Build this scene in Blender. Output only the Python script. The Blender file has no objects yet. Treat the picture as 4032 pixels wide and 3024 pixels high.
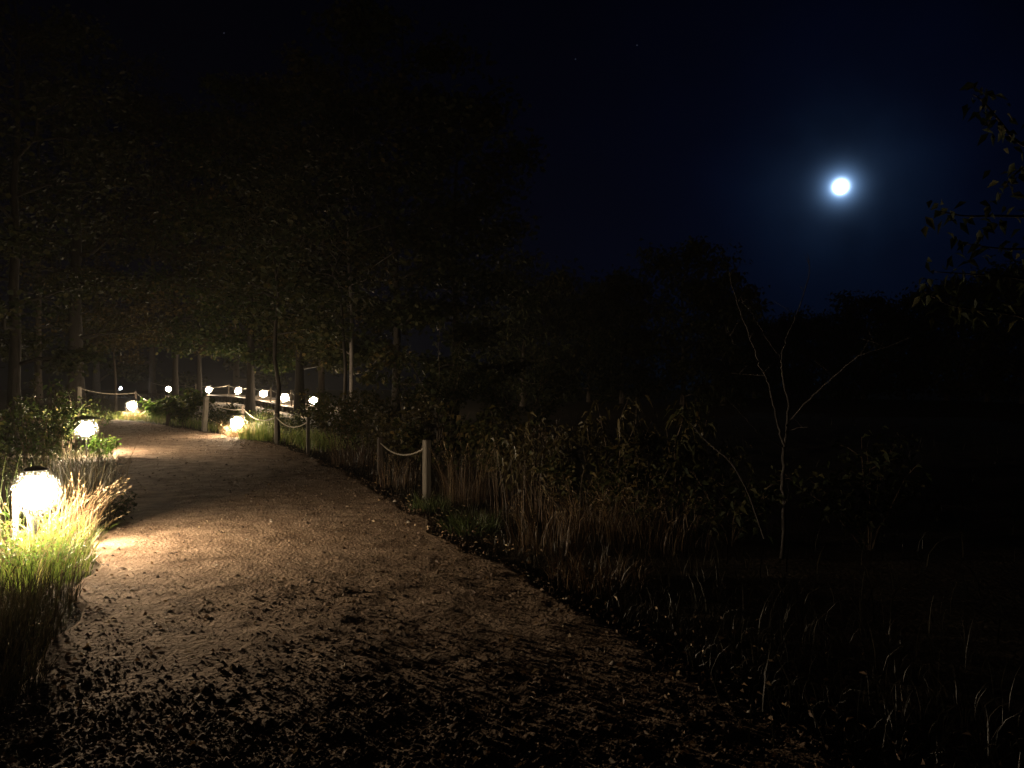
import bpy, math, random
import numpy as np
from mathutils import Vector, noise as mnoise

S = bpy.context.scene
col = S.collection
rad = math.radians

# ---------------------------------------------------------------- camera
F = 2912.0          # focal length in pixels of the 4032 px wide photograph
CAM_H = 1.6
cam_d = bpy.data.cameras.new('camera')
cam_d.sensor_width = 36.0
cam_d.lens = 26.0
cam_d.clip_end = 4000.0
cam_d.clip_start = 0.05
cam = bpy.data.objects.new('camera', cam_d)
cam.location = (0, 0, CAM_H)
cam.rotation_euler = (rad(90), 0, 0)
col.objects.link(cam)
S.camera = cam

# ---------------------------------------------------------------- night sky, moonlight, exposure
MOON = Vector((0.4444, 1.0, 0.2668)).normalized()
W = bpy.data.worlds.new('World')
S.world = W
W.use_nodes = True
wn, wl = W.node_tree.nodes, W.node_tree.links
wn.clear()
w_out = wn.new('ShaderNodeOutputWorld')
sky = wn.new('ShaderNodeTexSky')
sky.sky_type = 'NISHITA'
sky.sun_disc = False
sky.sun_elevation = math.asin(MOON.z)
sky.sun_rotation = math.atan2(MOON.x, MOON.y)
sky.dust_density = 0.4
tint = wn.new('ShaderNodeMixRGB'); tint.blend_type = 'MULTIPLY'; tint.inputs[0].default_value = 1
tint.inputs[2].default_value = (0.02, 0.17, 1.0, 1)
wl.new(sky.outputs[0], tint.inputs[1])
bg1 = wn.new('ShaderNodeBackground'); bg1.inputs[1].default_value = 0.00034
wl.new(tint.outputs[0], bg1.inputs[0])
# thin high cloud lit round the moon (aureole)
geo = wn.new('ShaderNodeTexCoord')
dot = wn.new('ShaderNodeVectorMath'); dot.operation = 'DOT_PRODUCT'; dot.inputs[1].default_value = MOON
wl.new(geo.outputs['Generated'], dot.inputs[0])
acos = wn.new('ShaderNodeMath'); acos.operation = 'ARCCOSINE'
wl.new(dot.outputs['Value'], acos.inputs[0])
def expfall(width, strength):
    a = wn.new('ShaderNodeMath'); a.operation = 'MULTIPLY'; a.inputs[1].default_value = -1.0 / width
    wl.new(acos.outputs[0], a.inputs[0])
    b = wn.new('ShaderNodeMath'); b.operation = 'EXPONENT'; wl.new(a.outputs[0], b.inputs[0])
    c = wn.new('ShaderNodeMath'); c.operation = 'MULTIPLY'; c.inputs[1].default_value = strength
    wl.new(b.outputs[0], c.inputs[0]); return c
e0 = expfall(rad(0.10), 260.0)
e1 = expfall(rad(0.42), 3.2)
e2 = expfall(rad(2.1), 0.072)
e3 = expfall(rad(10.0), 0.0062)
cl = wn.new('ShaderNodeTexNoise'); cl.inputs['Scale'].default_value = 9.0; cl.inputs['Detail'].default_value = 5
wl.new(geo.outputs['Generated'], cl.inputs['Vector'])
clr = wn.new('ShaderNodeMapRange'); clr.inputs[1].default_value = 0.3; clr.inputs[2].default_value = 0.7; clr.inputs[3].default_value = 0.55; clr.inputs[4].default_value = 1.3
wl.new(cl.outputs[0], clr.inputs[0])
def cloudy(e):
    q = wn.new('ShaderNodeMath'); q.operation = 'MULTIPLY'; wl.new(e.outputs[0], q.inputs[0]); wl.new(clr.outputs[0], q.inputs[1]); return q
e2 = cloudy(e2); e3 = cloudy(e3)
bgA = wn.new('ShaderNodeBackground'); bgA.inputs[0].default_value = (0.30, 0.55, 1.0, 1); wl.new(e1.outputs[0], bgA.inputs[1])
bgB = wn.new('ShaderNodeBackground'); bgB.inputs[0].default_value = (0.24, 0.50, 1.0, 1); wl.new(e2.outputs[0], bgB.inputs[1])
bgC = wn.new('ShaderNodeBackground'); bgC.inputs[0].default_value = (0.02, 0.15, 1.0, 1); wl.new(e3.outputs[0], bgC.inputs[1])
bgD = wn.new('ShaderNodeBackground'); bgD.inputs[0].default_value = (0.55, 0.75, 1.0, 1); wl.new(e0.outputs[0], bgD.inputs[1])
def addsh(a, b):
    n = wn.new('ShaderNodeAddShader'); wl.new(a.outputs[0], n.inputs[0]); wl.new(b.outputs[0], n.inputs[1]); return n
wl.new(addsh(addsh(addsh(bg1, bgA), addsh(bgB, bgC)), bgD).outputs[0], w_out.inputs['Surface'])

sun_d = bpy.data.lights.new('moonlight', 'SUN')
sun_d.energy = 0.003
sun_d.angle = rad(0.5)
sun_d.color = (0.75, 0.87, 1.0)
sun = bpy.data.objects.new('moonlight', sun_d)
sun.rotation_euler = MOON.to_track_quat('Z', 'Y').to_euler()
col.objects.link(sun)

S.view_settings.view_transform = 'Standard'
S.view_settings.look = 'None'
S.view_settings.exposure = 0.0
S.view_settings.gamma = 1.0
S.render.engine = 'CYCLES'
cy = S.cycles
cy.max_bounces = 4; cy.diffuse_bounces = 2; cy.glossy_bounces = 1
cy.transmission_bounces = 3; cy.volume_bounces = 0; cy.transparent_max_bounces = 6
cy.sample_clamp_indirect = 1.5
cy.use_denoising = True
cy.caustics_reflective = False; cy.caustics_refractive = False
cy.use_adaptive_sampling = False

LAMP_COL = (1.0, 0.77, 0.51)
LAMP_RADIANCE = 800.0
HAZE = 0.0003

# ---------------------------------------------------------------- helpers
def gx(u, d):
    """sideways distance of something d metres ahead seen in photo column u"""
    return (u - 2016.0) / F * d

def zz(v, d):
    return CAM_H - (v - 1512.0) / F * d

def tag(o, label=None, cat=None, group=None, kind=None):
    if label: o['label'] = label
    if cat: o['category'] = cat
    if group: o['group'] = group
    if kind: o['kind'] = kind
    return o

def empty(name, loc, rz=0.0):
    o = bpy.data.objects.new(name, None)
    o.empty_display_size = 0.2
    o.location = loc
    o.rotation_euler = (0, 0, rz)
    col.objects.link(o)
    return o

class MB:
    """collects shapes and links them as ONE mesh object"""
    def __init__(self):
        self.v = []; self.f = []; self.n = 0
    def add(self, v, f):
        v = np.asarray(v, float).reshape(-1, 3)
        self.v.append(v)
        k = self.n
        for q in f:
            self.f.append([i + k for i in q])
        self.n += len(v)
    def tube(self, pts, r, sides=6, cap=True):
        pts = [Vector(p) for p in pts]
        n = len(pts)
        rr = r if hasattr(r, '__len__') else [r] * n
        ring = []
        t0 = (pts[1] - pts[0]).normalized()
        ref = Vector((1, 0, 0)) if abs(t0.x) < 0.8 else Vector((0, 1, 0))
        for i in range(n):
            t = (pts[min(i + 1, n - 1)] - pts[max(i - 1, 0)])
            t = t.normalized() if t.length > 1e-9 else t0
            a = (ref - t * ref.dot(t)).normalized()
            ref = a
            b = t.cross(a)
            for k in range(sides):
                an = 2 * math.pi * k / sides
                ring.append(pts[i] + (a * math.cos(an) + b * math.sin(an)) * rr[i])
        f = []
        for i in range(n - 1):
            for k in range(sides):
                k2 = (k + 1) % sides
                f.append((i * sides + k, i * sides + k2, (i + 1) * sides + k2, (i + 1) * sides + k))
        if cap:
            f.append(tuple(range(sides - 1, -1, -1)))
            f.append(tuple((n - 1) * sides + k for k in range(sides)))
        self.add([tuple(p) for p in ring], f)
    def box(self, c, s, rz=0.0, bev=0.0, taper=1.0):
        x, y, z = s[0] / 2, s[1] / 2, s[2] / 2
        ca, sa = math.cos(rz), math.sin(rz)
        if bev <= 0:
            prof = [(-x, -y), (x, -y), (x, y), (-x, y)]
        else:
            prof = [(-x + bev, -y), (x - bev, -y), (x, -y + bev), (x, y - bev), (x - bev, y), (-x + bev, y), (-x, y - bev), (-x, -y + bev)]
        lev = [(-z, 1.0), (z, taper)] if bev <= 0 else [(-z, 1.0), (z - bev, taper), (z, taper * (1 - bev * 1.2 / max(x, 1e-3)))]
        V = []; m = len(prof)
        for (h, k) in lev:
            for (px, py) in prof:
                px, py = px * k, py * k
                V.append((c[0] + px * ca - py * sa, c[1] + px * sa + py * ca, c[2] + h))
        f = []
        for l in range(len(lev) - 1):
            for k in range(m):
                k2 = (k + 1) % m
                f.append((l * m + k, l * m + k2, (l + 1) * m + k2, (l + 1) * m + k))
        f.append(tuple(range(m - 1, -1, -1)))
        f.append(tuple((len(lev) - 1) * m + k for k in range(m)))
        self.add(V, f)
    def lathe(self, prof, sides=14, c=(0, 0, 0)):
        V = []; f = []
        for (r, z) in prof:
            for k in range(sides):
                an = 2 * math.pi * k / sides
                V.append((c[0] + r * math.cos(an), c[1] + r * math.sin(an), c[2] + z))
        for i in range(len(prof) - 1):
            for k in range(sides):
                k2 = (k + 1) % sides
                f.append((i * sides + k, i * sides + k2, (i + 1) * sides + k2, (i + 1) * sides + k))
        f.append(tuple(range(sides - 1, -1, -1)))
        f.append(tuple((len(prof) - 1) * sides + k for k in range(sides)))
        self.add(V, f)
    def build(self, name, m, parent=None, smooth=False):
        me = bpy.data.meshes.new(name)
        V = np.concatenate(self.v)
        me.from_pydata(V.tolist(), [], self.f)
        me.materials.append(m)
        if smooth:
            me.polygons.foreach_set('use_smooth', [True] * len(me.polygons))
        me.update()
        o = bpy.data.objects.new(name, me)
        col.objects.link(o)
        if parent: o.parent = parent
        return o

def np_mesh(name, V, T, m, parent=None, smooth=False):
    """mesh object from numpy arrays of vertices and equal-sided faces"""
    V = np.ascontiguousarray(V, dtype=np.float32); T = np.ascontiguousarray(T, dtype=np.int32)
    k = T.shape[1]
    me = bpy.data.meshes.new(name)
    me.vertices.add(len(V)); me.vertices.foreach_set('co', V.ravel())
    me.loops.add(T.size); me.loops.foreach_set('vertex_index', T.ravel())
    me.polygons.add(len(T))
    me.polygons.foreach_set('loop_start', np.arange(0, T.size, k, dtype=np.int32))
    if smooth:
        me.polygons.foreach_set('use_smooth', np.ones(len(T), dtype=bool))
    me.materials.append(m)
    me.update(calc_edges=True); me.validate()
    o = bpy.data.objects.new(name, me)
    col.objects.link(o)
    if parent: o.parent = parent
    return o

def nrm(a):
    return a / np.maximum(np.linalg.norm(a, axis=-1, keepdims=True), 1e-9)

def leaves(P, D, L, Wd, rs, droop=0.25, fold=0.25):
    """leaf blades: base P, direction D, length L, width Wd; 5 vertices and 4 triangles each"""
    n = len(P)
    D = nrm(D)
    R = rs.normal(size=(n, 3))
    X = nrm(np.cross(D, R)); N = np.cross(X, D)
    flip = np.sign(N[:, 2:3] + 1e-6); N = N * flip
    L = np.broadcast_to(np.asarray(L, float), (n,))[:, None]
    Wd = np.broadcast_to(np.asarray(Wd, float), (n,))[:, None]
    mid = P + D * L * 0.45
    up = N * Wd * fold
    V = np.stack([P, mid + X * Wd * 0.5 + up, mid - X * Wd * 0.5 + up, mid,
                  P + D * L - np.array([0, 0, 1.0]) * L * droop], 1)
    base = (np.arange(n) * 5)[:, None, None]
    T = np.array([[0, 1, 3], [0, 3, 2], [1, 4, 3], [2, 3, 4]])[None] + base
    return V.reshape(-1, 3), T.reshape(-1, 3)

def lobed(P, D, L, rs, droop=0.15):
    """five-lobed leaf, 10 rim vertices round a centre"""
    n = len(P)
    D = nrm(D)
    R = rs.normal(size=(n, 3)) + np.array([0, 0, 1.5])
    X = nrm(np.cross(D, R)); N = np.cross(X, D)
    an = np.array([180, 130, 100, 70, 45, 22, 0, -22, -45, -70, -100, -130]) * math.pi / 180
    rr = np.array([0.5, 0.35, 0.5, 0.32, 0.58, 0.36, 0.66, 0.36, 0.58, 0.32, 0.5, 0.35])
    L = np.broadcast_to(np.asarray(L, float), (n,))[:, None]
    c = P + D * L * 0.5
    ring = [c]
    for a, r in zip(an, rr):
        q = c + D * L * (r * math.cos(a)) + X * L * (r * math.sin(a)) - N * L * droop * (r * r * 2)
        ring.append(q)
    V = np.stack(ring, 1)
    k = len(an)
    T0 = np.array([[0, 1 + i, 1 + (i + 1) % k] for i in range(k)])
    T = T0[None] + (np.arange(n) * (k + 1))[:, None, None]
    return V.reshape(-1, 3), T.reshape(-1, 3)

def blades(P, H, lean, az, w, rs, curl=1.0, seg=4):
    """grass blades: foot P, height H, tip leaning by lean metres towards az"""
    n = len(P)
    t = np.linspace(0, 1, seg + 1)
    H = np.broadcast_to(np.asarray(H, float), (n,)); lean = np.broadcast_to(np.asarray(lean, float), (n,))
    w = np.broadcast_to(np.asarray(w, float), (n,))
    d = np.stack([np.cos(az), np.sin(az), np.zeros(n)], 1)
    fa = rs.uniform(0, math.pi, n)
    s = np.stack([np.cos(fa), np.sin(fa), np.zeros(n)], 1)
    cols = []
    for i, ti in enumerate(t):
        c = P + d * (lean * ti ** (1.6 + curl * 0.4))[:, None]
        c[:, 2] = P[:, 2] + H * (ti - 0.28 * curl * ti ** 3 * np.minimum(lean / np.maximum(H, 1e-3), 1.5))
        ww = (w * (1 - 0.85 * ti ** 1.5) * 0.5)[:, None]
        cols += [c - s * ww, c + s * ww]
    V = np.stack(cols, 1)
    q = []
    for i in range(seg):
        q.append([2 * i, 2 * i + 1, 2 * i + 3, 2 * i + 2])
    T = np.array(q)[None] + (np.arange(n) * (2 * seg + 2))[:, None, None]
    return V.reshape(-1, 3), T.reshape(-1, 4)

def join(parts):
    Vs, Ts, k = [], [], 0
    for V, T in parts:
        Vs.append(V); Ts.append(T + k); k += len(V)
    return np.concatenate(Vs), np.concatenate(Ts)

# ---------------------------------------------------------------- materials
def mat(name):
    m = bpy.data.materials.new(name); m.use_nodes = True
    nt = m.node_tree; nt.nodes.clear()
    o = nt.nodes.new('ShaderNodeOutputMaterial')
    return m, nt, o

def ramp(nt, fac, stops):
    r = nt.nodes.new('ShaderNodeValToRGB')
    e = r.color_ramp.elements
    while len(e) < len(stops): e.new(0.5)
    for k, (p, c) in enumerate(stops):
        e[k].position = p; e[k].color = (*c, 1)
    nt.links.new(fac, r.inputs[0])
    return r

def leaf_mat(name, stops, trans=0.35, rough=0.45, spec=0.35):
    m, nt, o = mat(name)
    g = nt.nodes.new('ShaderNodeNewGeometry')
    r = ramp(nt, g.outputs['Random Per Island'], stops)
    p = nt.nodes.new('ShaderNodeBsdfPrincipled')
    p.inputs['Roughness'].default_value = rough
    p.inputs['Specular IOR Level'].default_value = spec
    t = nt.nodes.new('ShaderNodeBsdfTranslucent')
    mx = nt.nodes.new('ShaderNodeMixShader'); mx.inputs[0].default_value = trans
    nt.links.new(r.outputs[0], p.inputs['Base Color']); nt.links.new(r.outputs[0], t.inputs[0])
    nt.links.new(p.outputs[0], mx.inputs[1]); nt.links.new(t.outputs[0], mx.inputs[2])
    nt.links.new(mx.outputs[0], o.inputs[0])
    return m

def noisy_mat(name, stops, scale=8.0, stretch=(1, 1, 1), bump=0.3, rough=0.8, detail=8.0, bscale=None, bdist=0.02, spec=0.25):
    m, nt, o = mat(name)
    tc = nt.nodes.new('ShaderNodeTexCoord')
    mp = nt.nodes.new('ShaderNodeMapping'); mp.inputs['Scale'].default_value = stretch
    nt.links.new(tc.outputs['Object'], mp.inputs[0])
    n1 = nt.nodes.new('ShaderNodeTexNoise'); n1.inputs['Scale'].default_value = scale
    n1.inputs['Detail'].default_value = detail; n1.inputs['Roughness'].default_value = 0.65
    nt.links.new(mp.outputs[0], n1.inputs['Vector'])
    r = ramp(nt, n1.outputs[0], stops)
    p = nt.nodes.new('ShaderNodeBsdfPrincipled'); p.inputs['Roughness'].default_value = rough
    p.inputs['Specular IOR Level'].default_value = spec
    nt.links.new(r.outputs[0], p.inputs['Base Color'])
    if bump:
        n2 = nt.nodes.new('ShaderNodeTexNoise'); n2.inputs['Scale'].default_value = bscale or scale * 2.5
        n2.inputs['Detail'].default_value = 6
        nt.links.new(mp.outputs[0], n2.inputs['Vector'])
        b = nt.nodes.new('ShaderNodeBump'); b.inputs['Strength'].default_value = bump; b.inputs['Distance'].default_value = bdist
        nt.links.new(n2.outputs[0], b.inputs['Height']); nt.links.new(b.outputs[0], p.inputs['Normal'])
    nt.links.new(p.outputs[0], o.inputs[0])
    return m

M = {}
M['path'] = noisy_mat('sandy_dirt', [(0.28, (0.085, 0.056, 0.036)), (0.44, (0.185, 0.126, 0.083)), (0.58, (0.275, 0.196, 0.134)), (0.8, (0.36, 0.27, 0.192))],
                      scale=3.2, bump=0.9, bscale=34, bdist=0.03, rough=0.95, detail=12, spec=0.1)
M['soil'] = noisy_mat('dark_soil', [(0.3, (0.025, 0.020, 0.014)), (0.7, (0.075, 0.058, 0.038))], scale=5, bump=0.8, bscale=25, rough=0.95, spec=0.1)
M['clod'] = leaf_mat('dirt_clods', [(0.0, (0.03, 0.02, 0.014)), (0.45, (0.085, 0.058, 0.04)), (0.8, (0.20, 0.14, 0.098)), (0.96, (0.30, 0.215, 0.155)), (1.0, (0.5, 0.46, 0.4))], trans=0.0, rough=0.9, spec=0.15)
M['litter'] = leaf_mat('fallen_leaves', [(0.0, (0.05, 0.03, 0.018)), (0.5, (0.13, 0.08, 0.045)), (0.85, (0.24, 0.15, 0.075)), (1.0, (0.4, 0.32, 0.2))], trans=0.1, rough=0.7)
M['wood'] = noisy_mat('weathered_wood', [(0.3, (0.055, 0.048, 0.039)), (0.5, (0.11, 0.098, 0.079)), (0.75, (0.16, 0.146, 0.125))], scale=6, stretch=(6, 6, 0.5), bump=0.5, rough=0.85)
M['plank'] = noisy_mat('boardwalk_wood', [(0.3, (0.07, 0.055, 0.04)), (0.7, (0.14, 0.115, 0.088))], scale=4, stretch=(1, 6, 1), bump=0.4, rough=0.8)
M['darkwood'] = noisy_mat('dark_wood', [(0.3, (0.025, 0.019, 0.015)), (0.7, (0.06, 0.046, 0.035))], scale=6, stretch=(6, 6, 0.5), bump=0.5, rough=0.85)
M['rope'] = noisy_mat('natural_rope', [(0.3, (0.19, 0.16, 0.12)), (0.7, (0.31, 0.28, 0.225))], scale=40, bump=0.6, rough=0.9)
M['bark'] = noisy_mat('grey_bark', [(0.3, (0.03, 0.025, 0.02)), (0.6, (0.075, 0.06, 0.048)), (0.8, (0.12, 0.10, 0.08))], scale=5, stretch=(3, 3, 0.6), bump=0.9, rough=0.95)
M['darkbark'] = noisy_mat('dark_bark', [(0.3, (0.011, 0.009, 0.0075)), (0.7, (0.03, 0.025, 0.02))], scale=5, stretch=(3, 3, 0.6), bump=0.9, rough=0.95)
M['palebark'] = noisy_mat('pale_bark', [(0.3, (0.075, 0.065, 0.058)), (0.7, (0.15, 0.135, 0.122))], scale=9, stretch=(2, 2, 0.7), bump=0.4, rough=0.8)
M['sapbark'] = noisy_mat('sapling_bark', [(0.3, (0.022, 0.019, 0.018)), (0.7, (0.055, 0.049, 0.045))], scale=14, stretch=(2, 2, 0.7), bump=0.6, rough=0.85)
M['metal'] = noisy_mat('black_metal', [(0.3, (0.018, 0.017, 0.016)), (0.7, (0.035, 0.033, 0.03))], scale=20, bump=0.1, rough=0.5)
M['leaf_green'] = leaf_mat('green_leaves', [(0.0, (0.016, 0.028, 0.009)), (0.4, (0.030, 0.048, 0.012)), (0.8, (0.050, 0.066, 0.016)), (1.0, (0.11, 0.10, 0.033))], spec=0.12, rough=0.6)
M['leaf_olive'] = leaf_mat('olive_leaves', [(0.0, (0.018, 0.021, 0.009)), (0.5, (0.034, 0.037, 0.013)), (0.85, (0.052, 0.045, 0.016)), (1.0, (0.11, 0.075, 0.028))], spec=0.12, rough=0.6)
M['leaf_autumn'] = leaf_mat('autumn_leaves', [(0.0, (0.028, 0.022, 0.010)), (0.5, (0.052, 0.042, 0.017)), (0.85, (0.075, 0.05, 0.02)), (1.0, (0.12, 0.10, 0.04))], spec=0.12, rough=0.6)
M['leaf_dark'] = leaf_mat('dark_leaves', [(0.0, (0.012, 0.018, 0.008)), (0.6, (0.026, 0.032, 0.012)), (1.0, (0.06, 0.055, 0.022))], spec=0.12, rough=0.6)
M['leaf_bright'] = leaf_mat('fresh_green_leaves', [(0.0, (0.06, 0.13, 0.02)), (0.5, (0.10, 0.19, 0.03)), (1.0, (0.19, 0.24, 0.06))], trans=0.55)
M['leaf_dry'] = leaf_mat('drying_leaves', [(0.0, (0.025, 0.022, 0.01)), (0.6, (0.06, 0.05, 0.02)), (0.9, (0.10, 0.08, 0.035)), (1.0, (0.20, 0.17, 0.09))])
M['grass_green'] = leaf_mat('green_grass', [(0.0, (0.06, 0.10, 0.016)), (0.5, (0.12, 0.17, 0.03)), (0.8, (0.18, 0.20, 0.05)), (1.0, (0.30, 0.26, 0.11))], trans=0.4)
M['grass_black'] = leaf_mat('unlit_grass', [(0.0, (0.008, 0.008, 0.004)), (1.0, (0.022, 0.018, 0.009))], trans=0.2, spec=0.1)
M['grass_mid'] = leaf_mat('mid_green_grass', [(0.0, (0.025, 0.042, 0.012)), (0.6, (0.05, 0.07, 0.02)), (1.0, (0.10, 0.11, 0.04))], trans=0.3)
M['grass_dull'] = leaf_mat('dull_green_grass', [(0.0, (0.018, 0.028, 0.008)), (0.6, (0.035, 0.045, 0.014)), (1.0, (0.10, 0.085, 0.04))], trans=0.3)
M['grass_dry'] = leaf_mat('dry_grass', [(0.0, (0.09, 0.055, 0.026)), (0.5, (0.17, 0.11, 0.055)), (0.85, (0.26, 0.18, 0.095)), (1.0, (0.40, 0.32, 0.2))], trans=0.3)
M['grass_rust'] = leaf_mat('rusty_grass', [(0.0, (0.024, 0.013, 0.007)), (0.5, (0.055, 0.030, 0.014)), (0.85, (0.09, 0.056, 0.027)), (1.0, (0.20, 0.14, 0.08))], trans=0.3)
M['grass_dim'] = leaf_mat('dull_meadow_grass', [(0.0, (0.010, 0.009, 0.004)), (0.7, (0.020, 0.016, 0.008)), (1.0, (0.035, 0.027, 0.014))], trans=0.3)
M['stem'] = noisy_mat('dry_stems', [(0.3, (0.04, 0.028, 0.018)), (0.7, (0.09, 0.066, 0.044))], scale=12, bump=0.2)
def bloom_volume(name, dens):
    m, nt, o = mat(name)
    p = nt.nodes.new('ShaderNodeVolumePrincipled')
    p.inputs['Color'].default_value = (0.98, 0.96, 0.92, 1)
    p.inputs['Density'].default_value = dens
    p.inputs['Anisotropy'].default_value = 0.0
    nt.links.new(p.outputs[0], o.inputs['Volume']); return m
M['bloom_volume'] = bloom_volume('lamp_bloom_volume', 0.09)  # thin scattering volume standing in for lens bloom round the bulbs
def emis(name, c, s):
    m, nt, o = mat(name)
    e = nt.nodes.new('ShaderNodeEmission'); e.inputs[0].default_value = (*c, 1); e.inputs[1].default_value = s
    nt.links.new(e.outputs[0], o.inputs[0]); return m
M['lamp'] = emis('lit_lamp_glass', LAMP_COL, LAMP_RADIANCE)
M['lamp_dim'] = emis('dim_lamp_glass', LAMP_COL, LAMP_RADIANCE * 0.2)
M['lamp_cold'] = emis('cold_lamp_glass', (0.75, 0.85, 1.0), LAMP_RADIANCE * 0.3)
M['moon'] = emis('moon_face', (0.88, 0.95, 1.0), 9.0)
M['star'] = emis('star_point', (0.7, 0.85, 1.0), 0.35)

# ---------------------------------------------------------------- ground and path
LE = [(3.0, -9), (0.5, -4), (-1.2, 0), (-1.9, 2), (-2.55, 3.9), (-3.0, 5.0), (-3.5, 6.1), (-4.1, 7.1), (-4.9, 8.8), (-6.0, 11.2), (-7.6, 14.3), (-9.0, 16.8),
      (-10.8, 19.6), (-13, 22.5), (-16, 26), (-19.5, 29.3), (-24, 31.3), (-30, 32), (-40, 31)]
RI = [(6.8, -9), (4.2, -4), (2.4, 0), (1.75, 2), (1.05, 3.7), (0.66, 4.9), (0.16, 5.9), (-0.5, 7.3), (-1.2, 9.1), (-2.1, 11.3), (-3.5, 14.1), (-5.0, 17.3),
      (-7.0, 20.6), (-9.2, 23.3), (-12.4, 27.2), (-16.4, 31.6), (-20.8, 34.8), (-28, 36.2), (-40, 35)]
LE = np.array(LE, float); RI = np.array(RI, float)

def spline(P, s):
    """Catmull-Rom through P at parameters s in 0..len-1"""
    n = len(P); i = np.clip(np.floor(s).astype(int), 0, n - 2); t = (s - i)[:, None]
    p0 = P[np.clip(i - 1, 0, n - 1)]; p1 = P[i]; p2 = P[i + 1]; p3 = P[np.clip(i + 2, 0, n - 1)]
    return 0.5 * (2 * p1 + (p2 - p0) * t + (2 * p0 - 5 * p1 + 4 * p2 - p3) * t ** 2 + (3 * p1 - p0 - 3 * p2 + p3) * t ** 3)

def fbm(x, y, f, o=4, seed=0.0):
    return mnoise.fractal(Vector((x * f + seed, y * f - seed, seed * 0.37)), 1.0, 2.0, o)

def edge_x(P, y):
    return np.interp(y, P[:, 1], P[:, 0])

def on_path(x, y, m=0.0):
    """inside the part of the path that runs away from the camera (y below 29)"""
    return (x > edge_x(LE[:17], y) - m) & (x < edge_x(RI[:17], y) + m)

def path_height(x, y):
    h = 0.020 * fbm(x, y, 0.55, 2, 3.1)
    rough = 0.55 + 0.45 * max(0.0, min(1.0, (11 - y) / 7.0))
    h += 0.010 * rough * fbm(x, y, 2.6, 3, 7.7)
    h += 0.006 * rough * fbm(x, y, 9.0, 3, 1.3)
    return h

def build_path():
    ss = []
    s = 0.0
    while s < len(LE) - 1:
        ss.append(s)
        i = int(s); step = np.linalg.norm(LE[i + 1] - LE[i])
        y = max(1.5, (LE[i][1] + RI[i][1]) / 2)
        s += max(0.022, min(0.25, 0.0065 * y)) / step if y > 1.6 else 0.3 / step
    ss = np.array(ss)
    A = spline(LE, ss); B = spline(RI, ss)
    nx = 110
    t = np.linspace(0, 1, nx)
    XY = A[:, None, :] * (1 - t)[None, :, None] + B[:, None, :] * t[None, :, None]
    V = np.zeros((len(ss), nx, 3)); V[..., :2] = XY
    for i in range(len(ss)):
        for j in range(nx):
            x, y = XY[i, j]
            e = min(t[j], 1 - t[j])
            wob = 0.25 * fbm(x, y, 0.9, 3, 5.5)
            h = path_height(x, y) if y > 1 else 0.0
            if j in (0, nx - 1): h = -0.10
            V[i, j, 2] = h + 0.012
            if e < 0.06:                       # ragged verge
                k = (1 - e / 0.06)
                V[i, j, 0] += wob * k
    idx = np.arange(len(ss) * nx).reshape(len(ss), nx)
    T = np.stack([idx[:-1, :-1], idx[:-1, 1:], idx[1:, 1:], idx[1:, :-1]], -1).reshape(-1, 4)
    o = np_mesh('path', V.reshape(-1, 3), T, M['path'], smooth=True)
    tag(o, kind='structure')
build_path()

def build_ground():
    def axis(lim, near):
        a = [0.0]; s = 0.25
        while a[-1] < lim:
            a.append(a[-1] + s)
            if a[-1] > near: s *= 1.12
        a = np.array(a); return np.concatenate([-a[:0:-1], a])
    xs = axis(190, 12); ys = axis(190, 26)
    X, Y = np.meshgrid(xs, ys, indexing='ij')
    V = np.zeros(X.shape + (3,)); V[..., 0] = X; V[..., 1] = Y
    for i in range(len(xs)):
        for j in range(len(ys)):
            x, y = xs[i], ys[j]
            h = -0.06
            if abs(x) < 40 and -5 < y < 45: h += 0.02 * fbm(x, y, 1.3, 3, 2.2)
            if y > 38: h += 0.4 * min(1, (y - 38) / 25) - 0.35
            V[i, j, 2] = h
    idx = np.arange(X.size).reshape(X.shape)
    T = np.stack([idx[:-1, :-1], idx[1:, :-1], idx[1:, 1:], idx[:-1, 1:]], -1).reshape(-1, 4)
    tag(np_mesh('ground', V.reshape(-1, 3), T, M['soil'], smooth=True), kind='structure')
build_ground()

def lumps(P, size, rs, flat=0.55):
    """small irregular eight-sided clods"""
    n = len(P)
    base = np.array([[1, 0, 0], [0.6, 0.75, 0.1], [-0.4, 0.9, 0], [-1, 0.1, 0.05], [-0.55, -0.8, 0], [0.5, -0.85, 0.08], [0.15, 0.1, 1.0], [-0.25, -0.15, 0.8]])
    V = base[None] * (1 + rs.normal(0, 0.22, (n, 8, 1)))
    V = V * np.array([1, 1, flat])
    V = V + rs.normal(0, 0.10, V.shape)
    a = rs.uniform(0, 2 * math.pi, n); c, s = np.cos(a), np.sin(a)
    x = V[..., 0] * c[:, None] - V[..., 1] * s[:, None]; y = V[..., 0] * s[:, None] + V[..., 1] * c[:, None]
    V = np.stack([x, y * rs.uniform(0.6, 1, n)[:, None], V[..., 2]], -1) * size[:, None, None] + P[:, None, :]
    T0 = [[0, 1, 6], [1, 2, 6], [2, 7, 6], [2, 3, 7], [3, 4, 7], [4, 5, 7], [5, 6, 7], [5, 0, 6]]
    T = np.array(T0)[None] + (np.arange(n) * 8)[:, None, None]
    return V.reshape(-1, 3), T.reshape(-1, 3)

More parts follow.
